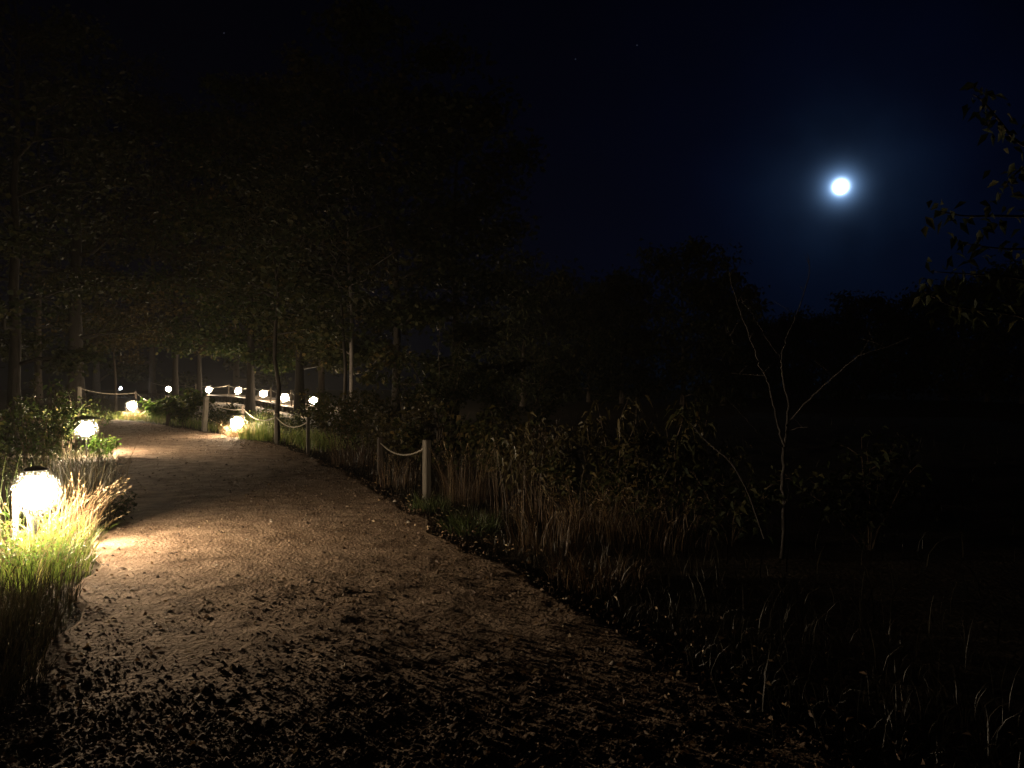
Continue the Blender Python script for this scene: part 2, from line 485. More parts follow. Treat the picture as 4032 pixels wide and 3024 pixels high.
def build_gravel():
    rs = np.random.RandomState(11)
    n = 120000
    d = 2.4 * (30 / 2.4) ** rs.uniform(0, 1, n) ** 1.35
    t = rs.uniform(-0.02, 1.04, n)
    a, b = edge_x(LE[:17], d), edge_x(RI[:17], d)
    x = a + (b - a) * t
    dens = np.clip(0.16 + 0.75 * t ** 1.6 + np.clip((6.2 - d) / 3.5, 0, 0.8), 0, 1)
    pat = np.array([0.5 + 0.9 * fbm(p, q, 0.9, 3, 9.0) for p, q in zip(x, d)])
    keep = rs.uniform(0, 1, n) < dens * np.clip(pat + 0.25, 0.12, 1.3)
    x, d, t = x[keep], d[keep], t[keep]
    n = len(x)
    size = 0.0046 * np.exp(rs.normal(0, 0.55, n)) * (1 + 0.5 * np.clip((6 - d) / 3, 0, 1.2))
    size = np.clip(size * (0.75 + d / 16), 0.003, 0.032)
    z = np.array([path_height(p, q) for p, q in zip(x, d)]) + 0.012
    V, T = lumps(np.stack([x, d, z - size * 0.1], 1), size, rs, 0.7)
    tag(np_mesh('gravel', V, T, M['clod']), 'loose dirt clods and small stones scattered over the sandy path', 'gravel', kind='stuff')
    # fallen leaves and plant scraps
    n = 2200
    d = 2.4 * (24 / 2.4) ** rs.uniform(0, 1, n)
    t = np.where(rs.uniform(0, 1, n) < 0.6, 1.0 + rs.normal(0.02, 0.12, n), rs.uniform(0, 1, n))
    t = np.where(rs.uniform(0, 1, n) < 0.12, rs.normal(0.02, 0.05, n), t)
    a, b = edge_x(LE[:17], d), edge_x(RI[:17], d); x = a + (b - a) * t
    ok = (t > -0.1) & (t < 1.35)
    x, d = x[ok], d[ok]; n = len(x)
    z = np.array([path_height(p, q) for p, q in zip(x, d)]) + 0.018
    az = rs.uniform(0, 2 * math.pi, n)
    D = np.stack([np.cos(az), np.sin(az), rs.uniform(0.0, 0.5, n)], 1)
    V, T = leaves(np.stack([x, d, z], 1), D, rs.uniform(0.02, 0.055, n), rs.uniform(0.012, 0.032, n), rs, 0.1, 0.35)
    tag(np_mesh('leaf_litter', V, T, M['litter']), 'brown fallen leaves and scraps along the path and its right verge', 'leaf litter', kind='stuff')
build_gravel()

# ---------------------------------------------------------------- path lamps
def ico(r, c=(0, 0, 0), sub=2):
    import bmesh
    bm = bmesh.new(); bmesh.ops.create_icosphere(bm, subdivisions=sub, radius=r)
    V = [(v.co.x + c[0], v.co.y + c[1], v.co.z + c[2]) for v in bm.verts]
    f = [tuple(v.index for v in p.verts) for p in bm.faces]
    bm.free(); return V, f

def make_lamp(glass):
    r = empty('path_lamp', (0, 0, 0))
    m = MB(); m.lathe([(0.016, -0.12), (0.016, 0.455), (0.03, 0.462), (0.045, 0.47), (0.05, 0.478)], 10); m.build('stake', M['metal'], r)
    m = MB(); V, f = ico(0.155, (0, 0, 0.632), 3); m.add(V, f); m.build('bulb', glass, r, True)
    m = MB(); m.lathe([(0.285, 0.872), (0.286, 0.876), (0.20, 0.905), (0.09, 0.928), (0.02, 0.938), (0.012, 0.952), (0.004, 0.955), (0.02, 0.932), (0.09, 0.920), (0.19, 0.898), (0.275, 0.872)], 20)
    m.build('shade', M['metal'], r, True)
    m = MB(); V, f = ico(0.27, (0, 0, 0.632), 3); m.add(V, f); m.build('bloom_ball', M['bloom_volume'], r, True)  # scattering ball added to imitate bloom; the lamp has no such globe
    return r

def copy_tree(o, parent=None):
    c = o.copy(); col.objects.link(c)
    if parent: c.parent = parent
    for ch in list(o.children): copy_tree(ch, c)
    return c

LAMPS = [  # photo column, metres ahead, ground height, label
    (140, 7.0, 0.01, 'nearest glowing path lamp, sunk in tall green and tan grass beside the path'),
    (340, 17.0, 0.0, 'glowing path lamp on the left verge above a small leafy plant and a dark shadow'),
    (520, 35.0, 0.0, 'glowing path lamp at the far bend under a rope post'),
    (935, 22.5, -0.14, 'glowing path lamp low in pale grass below the sagging rope'),
    (1234, 43.0, 0.06, 'rightmost glowing lamp in the row on the boardwalk'),
    (1121, 49.0, 0.12, 'second glowing boardwalk lamp from the right, behind a dark trunk'),
    (1035, 56.0, 0.29, 'third glowing boardwalk lamp from the right'),
    (938, 63.0, 0.47, 'fourth boardwalk lamp from the right, straight above the low lamp in pale grass'),
    (823, 70.0, 0.50, 'boardwalk lamp above the thick pale rope post'),
]
lamp0 = make_lamp(M['lamp'])
for i, (u, d, z, lab) in enumerate(LAMPS):
    o = lamp0 if i == 0 else copy_tree(lamp0)
    o.location = (gx(u, d), d, z - 0.07); o.rotation_euler[2] = i * 0.7
    if d > 30:
        k = 1.35 if d > 40 else 1.15
        o.scale = (k, k, k); o.location.z = z - 0.07 - 0.632 * (k - 1)
    tag(o, lab, 'lamp', 'lamps along the path and boardwalk')
for ch in lamp0.children:                            # the nearest lamp has a smaller hat
    if ch.name.split('.')[0] == 'shade':
        ch.scale = (0.40, 0.40, 0.6); ch.location.z = 0.845 - 0.872 * 0.6
    if ch.name.split('.')[0] == 'bloom_ball':
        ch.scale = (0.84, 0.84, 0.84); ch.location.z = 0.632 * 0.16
o = make_lamp(M['lamp_cold'])
o.location = (gx(475, 92), 92, zz(1529, 92) - 0.63)
o.scale = (0.7, 0.7, 1.0)
tag(o, 'tiny cold white lamp far off among the dark trunks above the far bend', 'lamp', 'lamps along the path and boardwalk')

# ---------------------------------------------------------------- rope posts and ropes
def make_post(u, d, top, w, label, z0=-0.1, m='wood', lean=(0, 0), rz=0.4):
    p = MB()
    p.box((0, 0, (top - z0) / 2), (w, w, top - z0), 0, w * 0.10, 0.96)
    o = p.build('rope_post', M[m])
    o.location = (gx(u, d), d, z0)
    o.rotation_euler = (lean[0], lean[1], rz)
    tag(o, label, 'post', 'posts of the rope fence')
    return Vector((gx(u, d) + lean[1] * (top - z0), d - lean[0] * (top - z0), top))

def make_rope(a, b, sag, label, r=0.013, drop=0.10):
    a = Vector(a) - Vector((0, 0, drop)); b = Vector(b) - Vector((0, 0, drop))
    n = 40; pts = []
    for i in range(n + 1):
        t = i / n
        p = a.lerp(b, t); p.z -= sag * 4 * t * (1 - t)
        p.x += 0.004 * math.sin(i * 1.9); p.z += 0.004 * math.cos(i * 2.3)
        pts.append(p)
    m = MB()
    L = (b - a).length
    # two twisted strands
    N = max(60, int(L / 0.018)); N = min(N, 220)
    for k in range(2):
        q = []
        for i in range(N + 1):
            t = i / N; x = t * n; j = min(int(x), n - 1)
            p = pts[j].lerp(pts[j + 1], x - j)
            an = 2 * math.pi * t * N / 9 + k * math.pi
            q.append(p + Vector((0, math.cos(an), math.sin(an))) * r * 0.5)
        m.tube(q, r * 0.7, 5)
    o = m.build('rope', M['rope'], None, True)
    tag(o, label, 'rope', 'ropes slung between the posts')

p1 = make_post(1680, 10.76, 0.79, 0.10, 'nearest pale square post standing alone on the right verge', rz=0.72)
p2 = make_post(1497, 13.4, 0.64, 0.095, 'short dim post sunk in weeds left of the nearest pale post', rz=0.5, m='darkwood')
p3 = make_post(1213, 17.2, 0.83, 0.075, 'thin post at the right end of the lit swagged rope')
p4 = make_post(1087, 20.0, 0.81, 0.085, 'post between two rope swags in front of a dark trunk')
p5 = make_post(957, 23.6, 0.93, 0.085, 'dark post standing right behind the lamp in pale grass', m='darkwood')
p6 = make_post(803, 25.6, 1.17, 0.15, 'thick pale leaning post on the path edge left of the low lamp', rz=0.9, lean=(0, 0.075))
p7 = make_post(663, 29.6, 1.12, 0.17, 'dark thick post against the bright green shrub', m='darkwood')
lp = make_lamp(M['lamp_dim'])
lp.location = (gx(663, 29.6), 29.6, 1.00); lp.scale = (0.62, 0.62, 0.62)
tag(lp, 'small dim lamp with a wide hat on top of the dark thick post', 'lamp', 'lamps along the path and boardwalk')
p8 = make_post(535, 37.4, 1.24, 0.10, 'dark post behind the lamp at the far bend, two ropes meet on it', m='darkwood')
p9 = make_post(313, 36.4, 1.47, 0.17, 'tall dim post left of the far bend, end of the long pale rope')
p0 = make_post(55, 6.9, 0.60, 0.055, 'slim glaring post beside the nearest lamp in the grass', rz=0.1)
make_rope(p1, p2, 0.17, 'rope sagging between the nearest pale post and the short post in weeds')
make_rope(p3, p4, 0.20, 'rightmost lit rope swag beside the dark trunk')
make_rope(p4, p5, 0.22, 'pale lit rope swag running down from the post behind the low lamp')
make_rope(p5, p6, 0.12, 'rope from the thick leaning post to the post behind the low lamp', drop=0.14)
make_rope(p7, p8, 0.30, 'bright short rope falling from the far bend lamp post towards the green shrub', drop=0.06)
make_rope(p8, p9, 0.16, 'long pale rope strung left of the far bend lamp', drop=0.08)
make_rope(p0 + Vector((0.02, -0.04, 0.05)), (p0.x + 0.02, p0.y - 0.05, 0.1), 0.0, 'rope end hanging down the slim glaring post', r=0.022, drop=0.03)

# ---------------------------------------------------------------- boardwalk beyond the trees
BW = [(gx(1330, 38.5), 38.0, 0.0)] + [(gx(u, d), d, z) for (u, d, z, _) in LAMPS[4:]] + [(-36.3, 78, 0.5), (-47, 84, 0.46)]
def build_boardwalk():
    root = empty('boardwalk', BW[1])
    tag(root, 'wooden boardwalk curving away behind the trees under a row of lamps', 'boardwalk')
    P = [Vector(p) for p in BW]
    deck, kerb = MB(), MB()
    off = Vector(BW[1])
    # the lamps stand on the near edge; the deck lies behind them
    nor = []
    for i in range(len(P)):
        t = (P[min(i + 1, len(P) - 1)] - P[max(i - 1, 0)]); t.z = 0; t.normalize()
        nor.append(Vector((-t.y, t.x, 0)) * (1 if t.x > 0 else -1))
    fine = []
    for i in range(len(P) - 1):
        k = max(2, int((P[i + 1] - P[i]).length / 0.30))
        for j in range(k):
            t = j / k
            fine.append((P[i].lerp(P[i + 1], t), nor[i].lerp(nor[i + 1], t).normalized()))
    for (p, n) in fine:
        c = p + n * 0.95 - off
        rz = math.atan2(n.y, n.x)
        deck.box((c.x, c.y, c.z - 0.035 + random.uniform(-0.004, 0.004)), (2.1, 0.27, 0.045), rz)
    deck.build('deck', M['plank'], root)
    for s in (-0.10, 2.0):
        e = MB()
        for k in range(0, len(fine) - 1, 4):
            a = fine[k][0] + fine[k][1] * s - off; b = fine[min(k + 4, len(fine) - 1)][0] + fine[min(k + 4, len(fine) - 1)][1] * s - off
            e.tube([a + Vector((0, 0, 0.02)), b + Vector((0, 0, 0.02))], 0.07, 4)
            e.tube([a + Vector((0, 0, -0.5)), a + Vector((0, 0, 0.0))], 0.07, 6)
        e.build('edge_beam', M['darkwood'], root)
    # pale posts along the far edge, with rope
    tops = []
    for k, (u, v0, d) in enumerate([(1147, 1535, 47), (1176, 1541, 45), (1066, 1528, 53), (995, 1518, 60), (901, 1513, 68), (771, 1510, 76), (730, 1513, 82), (595, 1503, 86)]):
        names = ['pale boardwalk post between the two rightmost boardwalk lamps, left one', 'brightest pale boardwalk post, between the two rightmost lamps',
                 'pale boardwalk post left of the second lamp from the right', 'pale boardwalk post between the third and fourth lamps',
                 'pale boardwalk post left of the fourth lamp', 'pale boardwalk post left of the lamp above the thick post', 'faint far boardwalk post above the green shrub', 'lone thin pale post between the far bend lamp and the row']
        z0 = zz(v0, d)
        i = min(range(len(P)), key=lambda q: abs(P[q].y - d))
        tops.append((make_post(u, d + 1.6, z0, 0.13, names[k], z0=P[i].z - 0.2, rz=0.3, m='plank'), u))
    tops.sort(key=lambda t: -t[1])
    nm = ['faint rope between the two rightmost pale boardwalk posts', 'faint rope behind the second lamp from the right', 'faint rope behind the third boardwalk lamp', 'faint rope behind the fourth boardwalk lamp',
          'faint rope behind the lamp above the thick post', 'faint rope at the far end of the boardwalk above the shrub', 'faint rope to the lone thin far post']
    for k in range(len(tops) - 1):
        make_rope(tops[k][0], tops[k + 1][0], 0.25, nm[k], r=0.016)
random.seed(3)
build_boardwalk()

# ---------------------------------------------------------------- trees
def make_tree(u, d, h, r, seed, label, name='tree', leaf='leaf_green', bark='bark', nl=6500, base=0.3, tr=0.16, ls=0.13, shape='lobed', lean=0.0, group='trees round the path', limbs=13, spread=0.45, clumps=()):
    rs = np.random.RandomState(seed); R = random.Random(seed)
    root = empty(name, (gx(u, d), d, -0.1))
    m = MB(); tips = []
    n = 9; tp = []
    for i in range(n + 1):
        t = i / n
        tp.append(Vector((R.gauss(0, 0.10) * t * 1.5 + lean * t * h, R.gauss(0, 0.10) * t * 1.5, t * h * 0.86)))
    m.tube(tp, [tr * (1.35 if i == 0 else 1.0 - 0.85 * i / n) for i in range(n + 1)], 8)
    def trunk_at(z):
        t = z / (h * 0.86) * n; i = min(int(t), n - 1); return tp[i].lerp(tp[i + 1], min(1, t - i))
    for k in range(limbs):
        f = base + (0.97 - base) * (k + R.random() * 0.6) / limbs
        p = trunk_at(min(f, 0.99) * h * 0.86)
        az = k * 2.4 + R.uniform(-0.5, 0.5)
        prof = math.sin(math.pi * min(1, 0.18 + 0.72 * (f - base) / (1 - base))) ** 0.7
        ln = r * prof * R.uniform(0.75, 1.15)
        up = R.uniform(0.05, 0.45) + 0.5 * (f - base)
        dirv = Vector((math.cos(az), math.sin(az), up)).normalized()
        pts = [p]
        for j in range(1, 5):
            q = p + dirv * ln * j / 4; q.z -= 0.10 * ln * (j / 4) ** 2
            q += Vector((R.gauss(0, 0.05), R.gauss(0, 0.05), R.gauss(0, 0.05))) * ln
            pts.append(q)
        lr = tr * 0.42 * (1 - 0.6 * f)
        m.tube(pts, [lr * (1 - 0.2 * j) for j in range(5)], 5)
        tips += [(pts[3], ln), (pts[4], ln), (pts[2], ln)]
        for j in (1, 2, 3):
            a = az + R.choice((-1, 1)) * R.uniform(0.5, 1.2)
            dv = Vector((math.cos(a), math.sin(a), R.uniform(-0.25, 0.5))).normalized()
            s = ln * R.uniform(0.3, 0.5)
            sp = [pts[j], pts[j] + dv * s * 0.5 + Vector((0, 0, R.gauss(0, 0.05) * s)), pts[j] + dv * s]
            m.tube(sp, [lr * 0.5, lr * 0.35, lr * 0.15], 4)
            tips += [(sp[2], ln), (sp[1], ln)]
    tips.append((tp[-1], r * 0.6))
    CP = []
    for (cu, cv, cd, cr, cn) in clumps:
        c = Vector((gx(cu, cd), cd, zz(cv, cd))) - Vector(root.location)
        a = trunk_at(min(h * 0.8, max(1.2, c.z + 1.0)))
        m.tube([a, a.lerp(c, 0.4) + Vector((0, 0, 0.5)), a.lerp(c, 0.8) + Vector((0, 0, 0.35)), c], [tr * 0.28, tr * 0.2, tr * 0.12, 0.01], 5)
        CP.append(np.array(tuple(c)) + rs.normal(0, 1, (cn, 3)) * np.array([1, 1, 0.55]) * cr * 0.5)
    m.build('trunk', M[bark], root, True)
    C = np.array([tuple(t[0]) for t in tips]); sz = np.array([t[1] for t in tips])
    pick = rs.randint(0, len(C), nl)
    P = C[pick] + rs.normal(0, 1, (nl, 3)) * np.array([1, 1, 0.62]) * (spread * np.clip(sz[pick] / 3.5, 0.35, 1.2))[:, None]
    if CP: P = np.concatenate([P] + CP); nl = len(P)
    P[:, 2] = np.maximum(P[:, 2], 0.3)
    D = rs.normal(0, 1, (nl, 3)); D[:, 2] = D[:, 2] * 0.5 - 0.45
    sizes = ls * rs.uniform(0.65, 1.3, nl)
    if shape == 'lobed': V, T = lobed(P, D, sizes * 1.15, rs)
    else: V, T = leaves(P, D, sizes * 1.2, sizes * 0.62, rs)
    np_mesh('crown', V, T, M[leaf], root)
    return tag(root, label, 'tree', group)

TR = [
    # u, d, h, r, seed, label, kwargs
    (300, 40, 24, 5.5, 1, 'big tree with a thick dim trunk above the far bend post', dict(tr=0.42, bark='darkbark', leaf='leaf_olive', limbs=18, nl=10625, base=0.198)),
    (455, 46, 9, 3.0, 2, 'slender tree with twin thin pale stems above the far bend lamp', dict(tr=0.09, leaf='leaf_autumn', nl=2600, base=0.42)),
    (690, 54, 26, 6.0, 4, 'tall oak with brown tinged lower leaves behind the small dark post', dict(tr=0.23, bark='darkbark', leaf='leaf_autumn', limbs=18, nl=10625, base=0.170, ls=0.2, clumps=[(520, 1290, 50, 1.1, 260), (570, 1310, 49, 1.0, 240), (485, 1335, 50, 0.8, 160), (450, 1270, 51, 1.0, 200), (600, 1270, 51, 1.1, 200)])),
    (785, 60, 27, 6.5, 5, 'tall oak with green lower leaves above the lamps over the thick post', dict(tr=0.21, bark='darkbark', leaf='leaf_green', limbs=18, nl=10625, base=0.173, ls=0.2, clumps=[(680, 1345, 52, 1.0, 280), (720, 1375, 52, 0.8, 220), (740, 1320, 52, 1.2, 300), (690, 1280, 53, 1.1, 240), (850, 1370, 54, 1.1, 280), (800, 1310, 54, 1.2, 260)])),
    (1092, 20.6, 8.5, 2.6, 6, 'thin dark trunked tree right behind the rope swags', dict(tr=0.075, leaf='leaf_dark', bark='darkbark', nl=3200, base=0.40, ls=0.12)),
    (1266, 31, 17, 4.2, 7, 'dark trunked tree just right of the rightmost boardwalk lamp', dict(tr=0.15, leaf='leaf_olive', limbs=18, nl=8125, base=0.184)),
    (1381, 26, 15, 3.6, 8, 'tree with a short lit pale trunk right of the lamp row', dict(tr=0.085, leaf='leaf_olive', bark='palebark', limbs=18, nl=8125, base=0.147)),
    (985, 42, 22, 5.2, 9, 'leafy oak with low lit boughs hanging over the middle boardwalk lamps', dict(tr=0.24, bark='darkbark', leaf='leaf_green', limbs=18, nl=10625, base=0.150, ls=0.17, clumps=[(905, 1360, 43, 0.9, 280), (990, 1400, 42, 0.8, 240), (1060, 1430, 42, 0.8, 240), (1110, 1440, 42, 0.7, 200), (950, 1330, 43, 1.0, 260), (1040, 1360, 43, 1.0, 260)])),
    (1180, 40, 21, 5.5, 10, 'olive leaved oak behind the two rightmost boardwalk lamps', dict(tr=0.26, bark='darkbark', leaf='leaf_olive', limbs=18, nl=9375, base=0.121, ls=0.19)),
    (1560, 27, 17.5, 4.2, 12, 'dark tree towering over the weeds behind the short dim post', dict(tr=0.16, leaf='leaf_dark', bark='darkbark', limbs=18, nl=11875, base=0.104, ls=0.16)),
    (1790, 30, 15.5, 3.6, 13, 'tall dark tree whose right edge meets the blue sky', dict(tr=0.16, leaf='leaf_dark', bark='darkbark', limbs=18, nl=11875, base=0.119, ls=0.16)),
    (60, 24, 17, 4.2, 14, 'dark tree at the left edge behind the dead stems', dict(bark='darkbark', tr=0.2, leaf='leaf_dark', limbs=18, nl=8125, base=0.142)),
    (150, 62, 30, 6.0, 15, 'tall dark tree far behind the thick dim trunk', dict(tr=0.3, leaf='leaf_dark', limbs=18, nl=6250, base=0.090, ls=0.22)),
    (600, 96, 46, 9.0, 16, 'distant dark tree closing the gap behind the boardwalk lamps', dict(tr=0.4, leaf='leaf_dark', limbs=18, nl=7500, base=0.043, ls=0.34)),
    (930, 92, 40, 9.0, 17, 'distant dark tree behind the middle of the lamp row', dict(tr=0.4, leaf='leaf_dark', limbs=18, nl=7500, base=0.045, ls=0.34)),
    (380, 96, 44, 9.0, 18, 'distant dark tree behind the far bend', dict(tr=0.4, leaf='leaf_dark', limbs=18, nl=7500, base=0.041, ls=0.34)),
]
for (u, d, h, r, s, lab, kw) in TR:
    make_tree(u, d, h, r, s, lab, **kw)

FAR = [
    (2060, 56, 11.5, 5.0, 'dark far tree beside the edge of the leafy wood'),
    (2190, 72, 13.0, 5.2, 'dark far tree in the dip left of the tall rounded crown'),
    (2320, 66, 10.8, 4.5, 'low dark far tree left of the tall rounded crown'),
    (2450, 62, 12.4, 2.8, 'narrow dark crown joined to the tall rounded crown'),
    (2690, 60, 14.4, 4.9, 'tall rounded crown standing out black against the blue sky'),
    (2850, 58, 11.5, 2.6, 'small dark crown leaning out right of the tall rounded crown'),
    (2970, 84, 9.6, 5.0, 'low dark tree left of the gap under the moon'),
    (3100, 88, 10.0, 5.2, 'low dark tree under the sapling top'),
    (3240, 84, 9.9, 5.0, 'low dark tree straight below the moon'),
    (3400, 78, 12.0, 4.2, 'round topped dark tree below and right of the moon'),
    (3560, 76, 11.2, 4.6, 'dark far tree right of the round topped one'),
    (3730, 72, 12.8, 5.0, 'dark far tree behind the hanging leaves'),
    (3890, 66, 12.0, 4.6, 'dark far tree behind the right hand leaves, lower one'),
    (4030, 62, 13.2, 4.6, 'dark far tree cut by the right edge'),
]
for k, (u, d, h, r, lab) in enumerate(FAR):
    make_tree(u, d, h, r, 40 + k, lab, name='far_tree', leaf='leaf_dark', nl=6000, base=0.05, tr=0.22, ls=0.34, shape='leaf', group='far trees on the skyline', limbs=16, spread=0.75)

def px(points, d):
    return [Vector((gx(u, d + dd), d + dd, zz(v, d + dd))) for (u, v, dd) in points]

def smooth_pts(P, k=5):
    A = np.array([tuple(p) for p in P]); s = np.linspace(0, len(A) - 1, (len(A) - 1) * k + 1)
    return [Vector(p) for p in spline(A, s)]

def make_sapling():
    d = 7.0; rj = random.Random(8)
    r = empty('bare_sapling', (gx(3090, d), d, 0))
    tag(r, 'bare forked sapling with thin pale branches under the moon', 'sapling')
    off = Vector(r.location)
    def limb(pts, r0, r1, name):
        q = smooth_pts(px(pts, d)); m = MB()
        n = len(q)
        m.tube([p - off + Vector((rj.gauss(0, .006), rj.gauss(0, .006), 0)) for p in q], [0.8 * (r0 + (r1 - r0) * i / (n - 1)) * rj.uniform(0.9, 1.15) for i in range(n)], 6)
        for _ in range(max(1, n // 7)):
            i = rj.randrange(n // 3, n); g = q[i] - off; dv = Vector((rj.uniform(-1, 1), rj.uniform(-1, 1), rj.uniform(0.2, 1))) * rj.uniform(0.08, 0.22)
            m.tube([g, g + dv * 0.5 + Vector((0, 0, .01)), g + dv], [0.0028, 0.0022, 0.001], 4)
        return m.build(name, M['sapbark'], r, True)
    limb([(3078, 2200, 0), (3088, 2019, 0), (3084, 1900, 0), (3090, 1761, 0)], 0.026, 0.021, 'trunk')
    limb([(3090, 1761, 0), (3073, 1707, 0), (3053, 1632, -.1), (3036, 1537, -.15), (3012, 1476, -.2), (2985, 1422, -.2), (2944, 1307, -.3), (2897, 1171, -.35), (2870, 1070, -.4)], 0.018, 0.003, 'limb')
    limb([(3090, 1761, 0), (3097, 1700, 0), (3103, 1578, .1), (3080, 1476, .15), (3076, 1409, .15), (3100, 1320, .2), (3141, 1225, .25), (3181, 1103, .3), (3188, 1020, .3)], 0.019, 0.003, 'limb')
    limb([(3099, 1680, 0), (3107, 1662, -.05), (3188, 1571, -.3), (3263, 1503, -.5), (3385, 1402, -.8), (3487, 1368, -.9), (3588, 1327, -1.0)], 0.011, 0.003, 'branch')
    limb([(2971, 1378, -.2), (2930, 1375, -.3), (2890, 1350, -.4), (2856, 1286, -.5)], 0.006, 0.002, 'branch')
    limb([(2985, 1422, -.2), (2951, 1434, -.3), (2900, 1436, -.4), (2849, 1434, -.5)], 0.007, 0.003, 'branch')
    limb([(3012, 1478, -.2), (2960, 1476, -.1), (2880, 1470, 0)], 0.005, 0.0015, 'branch')
    limb([(3076, 1409, .15), (3025, 1341, .1), (2985, 1270, 0), (2925, 1190, 0)], 0.006, 0.002, 'branch')
    limb([(3099, 1700, 0), (3140, 1684, -.1), (3180, 1682, -.2)], 0.006, 0.002, 'branch')
    limb([(3088, 1765, 0), (3040, 1735, -.1), (2980, 1700, -.2), (2927, 1639, -.3)], 0.006, 0.002, 'branch')
    limb([(3385, 1402, -.8), (3420, 1350, -.8), (3500, 1270, -.7)], 0.004, 0.0015, 'branch')
make_sapling()

def make_cane():
    d = 6.6
    r = empty('leaning_cane', (gx(2960, d), d, 0))
    off = Vector(r.location)
    q = smooth_pts(px([(2720, 1666, .4), (2765, 1720, .3), (2809, 1761, .2), (2872, 1815, .1), (2915, 1880, 0), (2951, 1951, 0), (3010, 2120, 0)], d))
    m = MB(); m.tube([p - off for p in q], [0.005 + 0.006 * i / len(q) for i in range(len(q))], 5); m.build('stem', M['sapbark'], r)
    rs = np.random.RandomState(5)
    P = np.array([tuple(q[i] - off) for i in (2, 5, 9, 10, 12, 15, 18)])
    D = rs.normal(0, 1, P.shape); V, T = leaves(P, D, 0.05, 0.03, rs); np_mesh('foliage', V, T, M['leaf_dry'], r)
    tag(r, 'thin pale cane leaning left, low beside the bare sapling', 'cane')
make_cane()

def make_dead_branch():
    d = 24.0
    r = empty('dead_branch_tree', (gx(1345, d), d, -0.1))
    off = Vector(r.location)
    def limb(pts, r0, r1, name, bk='palebark'):
        q = smooth_pts(px(pts, d)); m = MB(); n = len(q)
        m.tube([p - off for p in q], [r0 + (r1 - r0) * i / (n - 1) for i in range(n)], 6); m.build(name, M[bk], r, True)
    limb([(1345, 1700, 0), (1360, 1480, 0), (1350, 1300, 0), (1340, 1150, 0)], 0.07, 0.035, 'trunk', 'darkbark')
    limb([(1341, 1160, 0), (1332, 1120, 0), (1318, 1092, 0), (1310, 1075, 0), (1325, 1030, 0), (1310, 1005, 0), (1292, 985, 0)], 0.034, 0.012, 'bough')
    limb([(1316, 1090, 0), (1290, 1080, 0), (1250, 1075, 0), (1215, 1070, 0)], 0.025, 0.008, 'branch')
    limb([(1325, 1035, 0), (1340, 1000, .3), (1350, 985, .5)], 0.02, 0.008, 'branch')
    tag(r, 'dead tree with one crooked pale bough showing high against the dark leaves', 'tree')
make_dead_branch()

# leafy boughs entering at the right edge
def make_edge_tree():
    d = 5.2
    r = empty('leafy_tree', (gx(4300, d), d, -0.06))
    off = Vector(r.location); rs = np.random.RandomState(77)
    m = MB()
    m.tube([Vector((0, 0, 0)), Vector((0.05, 0, 1.2)), Vector((-0.05, 0.05, 2.6)), Vector((0, 0, 4.4))], [0.06, 0.05, 0.04, 0.015], 7)
    boughs = [
        [(4300, 700, 0), (4150, 620, -.1), (4010, 560, -.2), (3930, 470, -.3), (3870, 400, -.3), (3830, 370, -.3)],
        [(4300, 900, 0), (4150, 860, -.2), (3950, 850, -.4), (3800, 850, -.5), (3700, 830, -.6)],
        [(4300, 1000, 0), (4130, 980, -.1), (3960, 980, -.2), (3800, 960, -.2)],
        [(4300, 1150, 0), (4130, 1120, -.1), (3980, 1090, -.2), (3830, 1080, -.2), (3680, 1070, -.2)],
        [(4300, 1320, 0), (4150, 1290, -.2), (4000, 1240, -.3), (3850, 1220, -.4), (3740, 1200, -.5), (3640, 1150, -.5)],
        [(4200, 650, 0), (4080, 640, 0), (3990, 690, -.1), (3950, 750, -.1)],
    ]
    P, D = [], []
    for b in boughs:
        q = smooth_pts(px(b, d)); n = len(q)
        m.tube([p - off for p in q], [0.014 - 0.012 * i / n for i in range(n)], 5)
        for i in range(4, n):
            for _ in range(3):
                P.append(tuple(q[i] - off + Vector(rs.normal(0, 0.05, 3)))); D.append((rs.normal(), rs.normal(), -0.7 + 0.4 * rs.normal()))
    m.build('trunk', M['bark'], r, True)
    V, T = leaves(np.array(P), np.array(D), rs.uniform(0.05, 0.10, len(P)), rs.uniform(0.028, 0.05, len(P)), rs)
    np_mesh('crown', V, T, M['leaf_dark'], r)
    tag(r, 'tree reaching in from the right edge with small dangling leaves beside the moon', 'tree')
make_edge_tree()

